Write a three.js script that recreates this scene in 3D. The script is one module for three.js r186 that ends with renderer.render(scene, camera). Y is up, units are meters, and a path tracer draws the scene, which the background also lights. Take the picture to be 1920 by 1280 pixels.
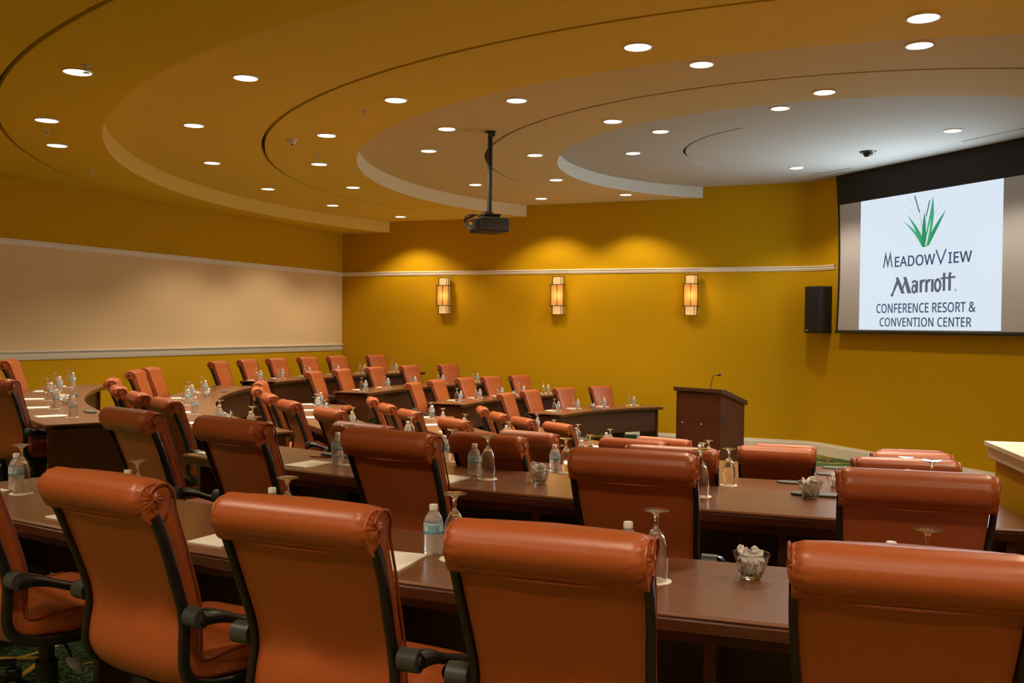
import * as THREE from 'three';
import { mergeGeometries, toCreasedNormals } from 'three/addons/utils/BufferGeometryUtils.js';
import { RoundedBoxGeometry } from 'three/addons/geometries/RoundedBoxGeometry.js';
import { RectAreaLightUniformsLib } from 'three/addons/lights/RectAreaLightUniformsLib.js';

// ---------------------------------------------------------------- camera, light levels, exposure
// origin: the centre of the seating arcs on the front floor; +z towards the viewer, far wall at -z, y up, metres
RectAreaLightUniformsLib.init();
const scene = new THREE.Scene();
scene.background = new THREE.Color(0x000000);
const camera = new THREE.PerspectiveCamera(39.33, 1.5, 0.05, 60);
camera.rotation.order = 'YXZ';
camera.position.set(1.39, 2.09, 13.67);
camera.rotation.set(-0.0153, 0.4045, 0.0118);
scene.add(camera);
const renderer = new THREE.WebGLRenderer({ antialias: true });
renderer.toneMapping = THREE.LinearToneMapping;
renderer.toneMappingExposure = 1.0;
renderer.shadowMap.enabled = true;
const WARM = new THREE.Color(1.0, 0.80, 0.55);
const DOWN_CD = 18.5;                    // candela of one ceiling lamp
const LENS_GLOW = 3.2;                // glow of its lens
const SCONCE_CD = 0.55, SHADE_GLOW = 0.42;
const SCREEN_GLOW = 0.98, SCREEN_LIGHT = 7;
const LAMPS = [];

// ---------------------------------------------------------------- helpers
const R = d => d * Math.PI / 180, { sin, cos, PI, abs, min, max, hypot } = Math;
let seed = 20231;
const rnd = () => { seed = (seed * 1664525 + 1013904223) >>> 0; return seed / 4294967296; };
const jit = a => (rnd() * 2 - 1) * a;
const names = new Map();
function numbered(n) { const k = names.get(n) ?? 0; names.set(n, k + 1); return k ? `${n}_${String(k).padStart(3, '0')}` : n; }
function tag(o, label, category, group, kind) {
  if (label) o.userData.label = label; if (category) o.userData.category = category;
  if (group) o.userData.group = group; if (kind) o.userData.kind = kind; return o;
}
function thing(name, label, category, pos = [0, 0, 0], turn = 0, group) {
  const o = new THREE.Group(); o.name = numbered(name); o.position.set(...pos); o.rotation.y = turn; scene.add(o);
  return tag(o, label, category, group);
}
function part(name, geo, mat, parent) {
  const m = new THREE.Mesh(Array.isArray(geo) ? mergeGeometries(geo.map(plain)) : geo, mat); m.name = name; parent.add(m); return m;
}
function single(name, geo, mat, label, category, group) {
  const m = part(numbered(name), geo, mat, scene); return tag(m, label, category, group);
}
function struct(name, geo, mat) { const m = part(name, geo, mat, scene); m.userData.kind = 'structure'; return m; }
function plain(g) {
  const o = g.index ? g.toNonIndexed() : g.clone();
  for (const k of Object.keys(o.attributes)) if (!['position', 'normal', 'uv'].includes(k)) o.deleteAttribute(k);
  if (!o.attributes.normal) o.computeVertexNormals();
  if (!o.attributes.uv) o.setAttribute('uv', new THREE.BufferAttribute(new Float32Array(o.attributes.position.count * 2), 2));
  return o;
}
const box = (w, h, d, x = 0, y = 0, z = 0, r = 0.004) => new RoundedBoxGeometry(w, h, d, 2, min(r, w / 2.2, h / 2.2, d / 2.2)).translate(x, y, z);
const cyl = (r1, r2, h, x = 0, y = 0, z = 0, n = 24) => new THREE.CylinderGeometry(r1, r2, h, n).translate(x, y, z);
const lathe = (pts, n = 32) => toCreasedNormals(new THREE.LatheGeometry(pts.map(p => new THREE.Vector2(...p)), n), R(35));
const tube = (pts, r, n = 24, m = 8, closed = false) => new THREE.TubeGeometry(new THREE.CatmullRomCurve3(pts.map(p => new THREE.Vector3(...p)), closed, 'centripetal'), n, r, m, closed);
const P = (r, az, y) => [r * sin(R(az)), y, r * cos(R(az))];

// grid of points -> smooth surface; pts[i][j] = [x,y,z]
function gridGeo(rows, uvs, crease = R(50), closeJ = false) {
  const a = rows.length, b = rows[0].length, pos = [], uv = [], idx = [];
  for (let i = 0; i < a; i++) for (let j = 0; j < b; j++) { pos.push(...rows[i][j]); uv.push(...(uvs ? uvs(i, j) : [i / (a - 1), j / (b - 1)])); }
  const q = (i, j) => i * b + j, jm = closeJ ? b : b - 1;
  for (let i = 0; i < a - 1; i++) for (let j = 0; j < jm; j++) {
    const k = (j + 1) % b;
    idx.push(q(i, j), q(i + 1, j), q(i, k), q(i, k), q(i + 1, j), q(i + 1, k));
  }
  const g = new THREE.BufferGeometry();
  g.setAttribute('position', new THREE.Float32BufferAttribute(pos, 3));
  g.setAttribute('uv', new THREE.Float32BufferAttribute(uv, 2));
  g.setIndex(idx);
  return toCreasedNormals(g, crease);
}
// closed cross-section (list of [r,y], counter-clockwise seen from -az side) swept around the seating centre
function arcSweep(sec, az0, az1, n, cx = 0, cz = 0, crease = R(30)) {
  const pos = [], uv = [], idx = [], m = sec.length, per = [0];
  for (let j = 0; j < m; j++) { const a = sec[j], b = sec[(j + 1) % m]; per.push(per[j] + hypot(b[0] - a[0], b[1] - a[1])); }
  const rm = sec.reduce((s, p) => s + p[0], 0) / m;
  for (let i = 0; i <= n; i++) {
    const a = R(az0 + (az1 - az0) * i / n);
    for (let j = 0; j <= m; j++) { const [r, y] = sec[j % m]; pos.push(cx + r * sin(a), y, cz + r * cos(a)); uv.push(a * rm, per[j]); }
  }
  const q = (i, j) => i * (m + 1) + j;
  for (let i = 0; i < n; i++) for (let j = 0; j < m; j++) idx.push(q(i, j), q(i, j + 1), q(i + 1, j), q(i + 1, j), q(i, j + 1), q(i + 1, j + 1));
  const tri = THREE.ShapeUtils.triangulateShape(sec.map(p => new THREE.Vector2(...p)), []);
  for (const [i, f] of [[0, 1], [n, 0]]) {
    const o = pos.length / 3, a = R(az0 + (az1 - az0) * i / n);
    for (const [r, y] of sec) { pos.push(cx + r * sin(a), y, cz + r * cos(a)); uv.push(y, r); }
    for (const t of tri) idx.push(o + t[0], o + t[f ? 2 : 1], o + t[f ? 1 : 2]);
  }
  const g = new THREE.BufferGeometry();
  g.setAttribute('position', new THREE.Float32BufferAttribute(pos, 3));
  g.setAttribute('uv', new THREE.Float32BufferAttribute(uv, 2));
  g.setIndex(idx);
  return toCreasedNormals(g, crease);
}
const secBox = (r0, r1, y0, y1, b = 0.006) => [[r0 + b, y0], [r0, y0 + b], [r0, y1 - b], [r0 + b, y1], [r1 - b, y1], [r1, y1 - b], [r1, y0 + b], [r1 - b, y0]];
// cross-section [offset to the left of travel, y] swept along a plan path [[x,z],...] with mitred corners
function pathSweep(path, sec, crease = R(30)) {
  const n = path.length, rows = [], len = [0];
  const nrm = [];
  for (let i = 0; i < n - 1; i++) { const dx = path[i + 1][0] - path[i][0], dz = path[i + 1][1] - path[i][1], l = hypot(dx, dz); nrm.push([dz / l, -dx / l]); len.push(len[i] + l); }
  for (let i = 0; i < n; i++) {
    const a = nrm[max(0, i - 1)], b = nrm[min(n - 2, i)], mx = a[0] + b[0], mz = a[1] + b[1], l = (mx * mx + mz * mz) / 2;
    rows.push([...sec, sec[0]].map(([o, y]) => [path[i][0] + mx / l * o, y, path[i][1] + mz / l * o]));
  }
  const per = [0]; for (let j = 0; j < sec.length; j++) { const a = sec[j], b = sec[(j + 1) % sec.length]; per.push(per[j] + hypot(a[0] - b[0], a[1] - b[1])); }
  return gridGeo(rows, (i, j) => [len[i], per[j]], crease);
}

// ---------------------------------------------------------------- textures and materials
function canvasTex(w, h, draw, repeat, color = true) {
  const c = document.createElement('canvas'); c.width = w; c.height = h; draw(c.getContext('2d'), w, h);
  const t = new THREE.CanvasTexture(c); t.magFilter = THREE.LinearFilter;
  if (color) t.colorSpace = THREE.SRGBColorSpace;
  if (repeat) { t.wrapS = t.wrapT = THREE.RepeatWrapping; t.repeat.set(...repeat); }
  return t;
}
function noiseTex(n, fn, repeat) {
  const d = new Uint8Array(n * n * 4);
  for (let y = 0; y < n; y++) for (let x = 0; x < n; x++) { const v = max(0, min(255, fn(x, y, n) * 255)); const k = (y * n + x) * 4; d[k] = d[k + 1] = d[k + 2] = v; d[k + 3] = 255; }
  const t = new THREE.DataTexture(d, n, n); t.magFilter = THREE.LinearFilter; t.minFilter = THREE.LinearFilter; t.wrapS = t.wrapT = THREE.RepeatWrapping; t.repeat.set(...repeat); t.needsUpdate = true; return t;
}
// tiling value noise
const lat = Array.from({ length: 4096 }, () => rnd());
function vnoise(x, y, p) {
  const xi = Math.floor(x), yi = Math.floor(y), fx = x - xi, fy = y - yi, s = t => t * t * (3 - 2 * t);
  const L = (i, j) => lat[((((i % p) + p) % p) * 61 + (((j % p) + p) % p) * 17 + p * 7) & 4095];
  const u = s(fx), v = s(fy);
  return (L(xi, yi) * (1 - u) + L(xi + 1, yi) * u) * (1 - v) + (L(xi, yi + 1) * (1 - u) + L(xi + 1, yi + 1) * u) * v;
}
const M = {};
const std = (c, rough, o = {}) => new THREE.MeshStandardMaterial({ color: new THREE.Color().setRGB(...c), roughness: rough, ...o });
const phy = (c, rough, o = {}) => new THREE.MeshPhysicalMaterial({ color: new THREE.Color().setRGB(...c), roughness: rough, ...o });
const leatherBump = noiseTex(256, (x, y, n) => 0.5 * vnoise(x / 4, y / 4, n / 4) + 0.35 * vnoise(x / 8, y / 8, n / 8) + 0.15 * vnoise(x / 32, y / 32, n / 32), [5, 5]);
const plaster = noiseTex(256, (x, y, n) => 0.6 * vnoise(x / 2, y / 2, n / 2) + 0.4 * vnoise(x / 16, y / 16, n / 16), [2, 2]);
const wallPaper = noiseTex(256, (x, y, n) => 0.55 * vnoise(x / 2, y / 16, 16) + 0.45 * vnoise(x / 8, y / 2, 32), [3, 3]);
M.wall = phy([0.57, 0.325, 0.002], 0.75, { specularIntensity: 0.25, bumpMap: wallPaper, bumpScale: 0.0006 });
M.trim = std([0.80, 0.75, 0.66], 0.5);
M.panel = std([0.76, 0.58, 0.34], 0.85, { bumpMap: wallPaper, bumpScale: 0.0005 });
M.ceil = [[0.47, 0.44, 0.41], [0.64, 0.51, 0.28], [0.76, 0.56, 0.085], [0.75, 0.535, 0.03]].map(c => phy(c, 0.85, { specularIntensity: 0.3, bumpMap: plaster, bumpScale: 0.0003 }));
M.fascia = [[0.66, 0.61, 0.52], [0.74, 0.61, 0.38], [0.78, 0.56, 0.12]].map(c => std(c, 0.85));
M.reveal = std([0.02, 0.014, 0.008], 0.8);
M.leather = phy([0.37, 0.085, 0.020], 0.40, { bumpMap: leatherBump, bumpScale: 0.00022, clearcoat: 0.22, clearcoatRoughness: 0.38 });
M.piping = phy([0.26, 0.045, 0.015], 0.4);
M.black = std([0.012, 0.012, 0.012], 0.32);
M.blackMatte = std([0.012, 0.012, 0.012], 0.6);
M.grey = std([0.045, 0.048, 0.05], 0.42);
M.paddle = std([0.2, 0.2, 0.17], 0.5);
function woodTex(rep, base, dark, horizontal) {
  return canvasTex(1024, 1024, (c, w, h) => {
    c.fillStyle = base; c.fillRect(0, 0, w, h);
    for (let i = 0; i < 1500; i++) {
      const y = rnd() * h, l = 120 + rnd() * 700, x = rnd() * w, t = 0.6 + rnd() * 2.2;
      c.fillStyle = rnd() < 0.6 ? dark : 'rgba(160,100,66,0.10)';
      for (const ox of [0, -w]) { if (horizontal) c.fillRect(x + ox, y, l, t); else c.fillRect(y, x + ox, t, l); }
    }
  }, rep);
}
const woodH = woodTex([0.8, 0.8], '#8a5f40', 'rgba(46,24,8,0.14)', true);
const woodV = woodTex([1.2, 0.8], '#5e2c1b', 'rgba(26,6,2,0.16)', false);
M.wood = phy([0.80, 0.70, 0.62], 0.34, { map: woodH, clearcoat: 0.5, clearcoatRoughness: 0.16 });
M.woodEdge = phy([0.34, 0.22, 0.17], 0.30, { map: woodH, clearcoat: 0.4, clearcoatRoughness: 0.2 });
M.woodDark = phy([0.30, 0.20, 0.17], 0.45, { map: woodH, clearcoat: 0.15 });
M.woodPod = phy([0.72, 0.5, 0.42], 0.42, { map: woodV, clearcoat: 0.2 });
M.paper = std([0.90, 0.89, 0.86], 0.75);
M.coaster = std([0.88, 0.86, 0.80], 0.85);
M.glass = phy([1, 1, 1], 0.0, { transmission: 0.985, ior: 1.5, thickness: 0.02 });
M.water = phy([0.97, 0.985, 1], 0.06, { transmission: 0.8, ior: 1.33, thickness: 0.06 });
M.cap = std([0.85, 0.86, 0.86], 0.5);
M.mint = [[0.86, 0.86, 0.85], [0.74, 0.75, 0.76], [0.90, 0.90, 0.89]].map(c => std(c, 0.55, { flatShading: true }));
M.hatch = std([0.085, 0.095, 0.098], 0.5);
M.pen = std([0.20, 0.02, 0.015], 0.35);
M.metal = std([0.5, 0.5, 0.5], 0.35, { metalness: 0.9 });
M.lensFrame = std([0.75, 0.70, 0.60], 0.45);
M.white = std([0.7, 0.68, 0.63], 0.5);
M.bottleLabel = std([1, 1, 1], 0.5, {
  map: canvasTex(512, 256, (c, w, h) => {
    c.fillStyle = '#7fb4d2'; c.fillRect(0, 0, w, h);
    c.fillStyle = '#cfe0ea'; c.fillRect(0, 0, w, 40);
    c.fillStyle = '#5f9fc4'; c.fillRect(0, 214, w, 42);
    for (const x of [40, 296]) { c.fillStyle = '#e6eef2'; c.fillRect(x, 74, 150, 110); c.fillStyle = '#7c93a3'; for (let k = 0; k < 5; k++) c.fillRect(x + 16 + k * 25, 96, 14, 62); }
  })
});
const carpetTex = canvasTex(2048, 2048, (c, w, h) => {
  c.fillStyle = '#1a2a16'; c.fillRect(0, 0, w, h);
  const s = 16;
  for (let y = 0; y < h; y += s) for (let x = 0; x < w; x += s) {
    const v = 0.6 + rnd() * 0.7;
    c.fillStyle = `rgb(${84 * v | 0},${140 * v | 0},${64 * v | 0})`; c.fillRect(x + 2, y + 3, s - 5, s - 6);
    if (rnd() < 0.25) { c.fillStyle = '#0f1712'; c.fillRect(x, y, s, s - 3); }
  }
  const wrap = f => { for (const ox of [-w, 0, w]) for (const oy of [-h, 0, h]) { c.save(); c.translate(ox, oy); f(); c.restore(); } };
  for (let i = 0; i < 46; i++) {
    const x = rnd() * w, y = rnd() * h, a = rnd() * 2 * PI, l = 200 + rnd() * 380, b = jit(0.9), t = 12 + rnd() * 22, col = rnd() < 0.75 ? '#e0b22c' : '#ecd050';
    wrap(() => { c.strokeStyle = col; c.lineCap = 'round'; c.lineWidth = t; c.beginPath(); c.moveTo(x, y); c.quadraticCurveTo(x + cos(a) * l / 2 - sin(a) * l * b * 0.5, y + sin(a) * l / 2 + cos(a) * l * b * 0.5, x + cos(a) * l, y + sin(a) * l); c.stroke(); });
  }
  for (let i = 0; i < 20; i++) {
    const x = rnd() * w, y = rnd() * h, a = rnd() * 2 * PI, l = 140 + rnd() * 130, q = 34 + rnd() * 26, col = rnd() < 0.7 ? '#d2502a' : '#a83220';
    wrap(() => { c.fillStyle = col; c.beginPath(); c.moveTo(x, y); c.quadraticCurveTo(x + cos(a) * l / 2 - sin(a) * q, y + sin(a) * l / 2 + cos(a) * q, x + cos(a) * l, y + sin(a) * l); c.quadraticCurveTo(x + cos(a) * l / 2 + sin(a) * q, y + sin(a) * l / 2 - cos(a) * q, x, y); c.fill(); });
  }
}, [1, 1]);
const pile = noiseTex(256, (x, y, n) => vnoise(x, y, n), [16, 16]);
M.carpet = std([1, 1, 1], 0.95, { map: carpetTex, bumpMap: pile, bumpScale: 0.002 });

// ---------------------------------------------------------------- room shell
const FARZ = -3.262, LEFTX = -9.722, BACKZ = 15.7, RIGHTX = 3.262, TOP = 4.9;
const CX = 0.265, CZ = -0.30, H = [4.61, 4.414, 4.198, 3.981], SR = [3.86, 6.56, 9.35], GR = [2.074, 4.853, 7.689, 10.264];
// stepped carpeted floor: terraces rise outwards around the seating centre
const TIER = [[0, 0], [4.66, 0.15], [6.10, 0.30], [7.57, 0.45], [9.04, 0.60]];
{
  const pts = [[0.001, 0]];
  for (let i = 1; i < 5; i++) pts.push([TIER[i][0], TIER[i - 1][1]], [TIER[i][0], TIER[i][1]]);
  pts.push([19, 0.6], [19, -0.12], [0.001, -0.12]);
  const g = toCreasedNormals(new THREE.LatheGeometry(pts.reverse().map(p => new THREE.Vector2(...p)), 160), R(30));
  const p = g.attributes.position, uv = new Float32Array(p.count * 2);
  for (let i = 0; i < p.count; i++) { uv[2 * i] = (p.getX(i) + p.getY(i)) / 2.2; uv[2 * i + 1] = (p.getZ(i) + p.getY(i)) / 2.2; }
  g.setAttribute('uv', new THREE.BufferAttribute(uv, 2));
  struct('floor', g, M.carpet);
}
// plan of the inner wall faces
const arcPts = (cx, cz, r, a0, a1, n) => Array.from({ length: n + 1 }, (_, i) => { const a = R(a0 + (a1 - a0) * i / n); return [cx + r * cos(a), cz + r * sin(a)]; });
const RC = 0.55, DG = 3.0;             // rounded corners between far wall, diagonal screen wall (x - z = DG) and right wall
const c1z = FARZ + RC, c1x = c1z + DG - RC * Math.SQRT2;            // centre of the first rounding
const corner1 = arcPts(c1x, c1z, RC, -90, -45, 8), corner2 = arcPts(-c1z, -c1x, RC, -45, 0, 8);
const frontPath = [...corner1, ...corner2];
{
  const wallSec = (y0, y1) => [[0, y0], [0.2, y0], [0.2, y1], [0, y1]];
  struct('wall_far', pathSweep([[LEFTX - 0.2, FARZ], corner1[0]], wallSec(-0.1, TOP)), M.wall);
  struct('wall_front', pathSweep(frontPath, wallSec(-0.1, TOP)), M.wall);
  struct('wall_right', pathSweep([corner2[corner2.length - 1], [RIGHTX, BACKZ + 0.2]], wallSec(-0.1, TOP)), M.wall);
  struct('wall_back', pathSweep([[RIGHTX + 0.2, BACKZ], [LEFTX - 0.2, BACKZ]], wallSec(-0.1, TOP)), M.wall);
  struct('wall_left', pathSweep([[LEFTX, BACKZ + 0.2], [LEFTX, FARZ - 0.2]], wallSec(-0.1, TOP)), M.wall);
  // offsets below are negative: into the room
  const base = [[0, 0], [0, 0.205], [-0.010, 0.205], [-0.014, 0.192], [-0.014, 0.175], [-0.020, 0.165], [-0.020, 0]];
  struct('baseboard_far', pathSweep([[LEFTX, FARZ], corner1[0]], base), M.trim);
  struct('baseboard_front', pathSweep(frontPath, base), M.trim);
  struct('baseboard_right', pathSweep([corner2[corner2.length - 1], [RIGHTX, 4]], base), M.trim);
  const rail = [[0, 3.100], [0, 3.182], [-0.030, 3.182], [-0.036, 3.172], [-0.034, 3.160], [-0.024, 3.150], [-0.024, 3.125], [-0.016, 3.112], [-0.012, 3.100]];
  struct('trim_1', pathSweep([[LEFTX, FARZ], ...corner1, [corner1[8][0] + 0.18, corner1[8][1] + 0.18]], rail), M.trim);
  struct('trim_2', pathSweep([[LEFTX, BACKZ], [LEFTX, FARZ]], rail), M.trim);
  const ledge = [[0, 1.564], [0, 1.696], [-0.026, 1.696], [-0.050, 1.690], [-0.050, 1.672], [-0.030, 1.664], [-0.026, 1.650], [-0.024, 1.59], [-0.016, 1.575], [-0.014, 1.564]];
  struct('trim_3', pathSweep([[LEFTX, BACKZ], [LEFTX, FARZ + 0.01]], ledge), M.trim);
  const board = single('wall_panel', box(0.012, 1.404, BACKZ - FARZ - 0.03, LEFTX + 0.006, 2.398, (BACKZ + FARZ) / 2, 0.003), M.panel,
    'long beige fabric panel on the left wall between two white rails', 'wall panel');
}
// ceiling: concentric terraces, each with a dark slot; it steps down towards the back of the room
{
  const ceiling = new THREE.Group(); ceiling.name = 'ceiling'; ceiling.userData.kind = 'structure'; scene.add(ceiling);
  const ring = (pts, mat, name = 'ceiling_ring') => part(name, toCreasedNormals(new THREE.LatheGeometry(pts.map(p => new THREE.Vector2(...p)), 180), R(30)).translate(CX, 0, CZ), mat, ceiling);
  const g = 0.02, d = 0.07;
  const slot = (r, y) => [[r - g, y], [r - g, y + d], [r + g, y + d], [r + g, y]];
  // innermost disc with its part-circle slot, cut as a real opening
  const sh = new THREE.Shape(); sh.absarc(0, 0, SR[0], 0, 2 * PI);
  const hole = new THREE.Path(); const a0 = R(-48), a1 = R(158);   // plan angle, from -z axis side handled below
  const A0 = R(52 - 90), A1 = R(-152 - 90);
  hole.absarc(0, 0, GR[0] + 0.018, A0, A1, true); hole.absarc(0, 0, GR[0] - 0.018, A1, A0, false); hole.closePath(); sh.holes.push(hole);
  const disc = new THREE.ExtrudeGeometry(sh, { depth: 0.07, bevelEnabled: false, curveSegments: 120 }).rotateX(PI / 2).translate(CX, H[0] + 0.07, CZ);
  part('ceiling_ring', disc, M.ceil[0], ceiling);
  ring([[0.01, H[0] + 0.072], [SR[0], H[0] + 0.072]], M.reveal, 'slot_reveal_shade');  // dark backing: shade of the part-circle slot put into its colour
  for (let i = 0; i < 3; i++) {
    const y = H[i + 1], r0 = SR[i], r1 = i < 2 ? SR[i + 1] : 19, gr = GR[i + 1];
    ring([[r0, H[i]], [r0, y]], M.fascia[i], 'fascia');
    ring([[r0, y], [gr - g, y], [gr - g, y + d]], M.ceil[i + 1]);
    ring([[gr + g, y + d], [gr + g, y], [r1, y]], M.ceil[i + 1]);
    ring([[gr - g - 0.002, y + d], [gr + g + 0.002, y + d]], M.reveal, 'slot_reveal_shade');  // near-black strip, painting in the shade inside the slot
  }
  // a closing lid over everything
  part('roof_slab', new THREE.BoxGeometry(14, 0.1, 20).translate(-3.2, TOP + 0.05, 6.2), M.reveal, ceiling);
}
// two straight slots in front of the screen
for (const [a, b, l] of [[[-0.48, -2.69], [0.33, -2.02], 'dark linear slot in the ceiling before the left half of the screen'], [[1.85, -0.31], [2.51, 0.35], 'dark linear slot in the ceiling before the right half of the screen']]) {
  const len = hypot(b[0] - a[0], b[1] - a[1]), t = -Math.atan2(b[1] - a[1], b[0] - a[0]);
  const o = thing('ceiling_diffuser', l, 'air vent', [(a[0] + b[0]) / 2, H[0], (a[1] + b[1]) / 2], t, 'linear slots by the screen');
  part('frame', [box(len, 0.006, 0.012, 0, -0.003, 0.022, 0.002), box(len, 0.006, 0.012, 0, -0.003, -0.022, 0.002)], M.lensFrame, o);
  part('slot', box(len - 0.01, 0.004, 0.034, 0, -0.002, 0, 0.001), M.reveal, o);
}

// ---------------------------------------------------------------- ceiling lamps
const lensMat = std([0.9, 0.88, 0.82], 0.4, { emissive: new THREE.Color(1, 0.93, 0.82), emissiveIntensity: LENS_GLOW });
const lampTrim = lathe([[0.097, -0.001], [0.100, -0.010], [0.108, -0.010], [0.112, -0.005], [0.113, 0.0]], 40);
const lampLens = new THREE.CylinderGeometry(0.099, 0.099, 0.004, 40).translate(0, -0.005, 0);
const ordinal = ['first', 'second', 'third', 'fourth', 'fifth', 'sixth', 'seventh', 'eighth', 'ninth'];
const RINGS = [
  [9.84, 3, [-49, -41, -29, 12], 'outer ceiling ring'],
  [13.2, 3, [-33, -21, -9, 1.5, 11.5], 'row behind the viewer'], [14.7, 3, [-27, -15, -4, 7], 'row by the back wall'],
  [8.46, 2, [-105, -92, -78, -62, -45.5, -30, 1, 16], 'outer row, third ceiling ring'],
  [7.06, 2, [-78, -61, -45, -29, -7, 9], 'inner row, third ceiling ring'],
  [5.63, 1, [-112, -92, -61, -46, -29, -7, 11], 'outer row, second ceiling ring'],
  [4.20, 1, [-120, -92, -62, -30, 3], 'inner row, second ceiling ring'],
  [2.80, 0, [-77, -45, -8], 'innermost disc outside its slot'],
];
function lamp(pos, label) {
  const o = thing('ceiling_lamp', label, 'ceiling lamp', pos, 0, 'round recessed ceiling lamps');
  part('trim_ring', lampTrim, M.lensFrame, o); part('lens', lampLens, lensMat, o);
  const s = new THREE.SpotLight(WARM, DOWN_CD, 0, R(59), 0.30, 2);
  s.shadow.radius = 6; s.position.set(0, -0.012, 0); s.target.position.set(0, -1, 0); o.add(s, s.target);
}
for (const [r, h, azs, where] of RINGS) azs.forEach((a, i) => { const p = P(r, a, H[h]); lamp([p[0] + CX, p[1], p[2] + CZ], `round recessed lamp, ${ordinal[i]} from the ${r > 9 ? 'left' : 'sconce'} wall, ${where}`); });
lamp([-0.43, H[0], -1.71], 'round recessed lamp near the left end of the screen top');
lamp([1.71, H[0], 0.50], 'round recessed lamp above the middle of the screen, right of the dark dome');

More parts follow.
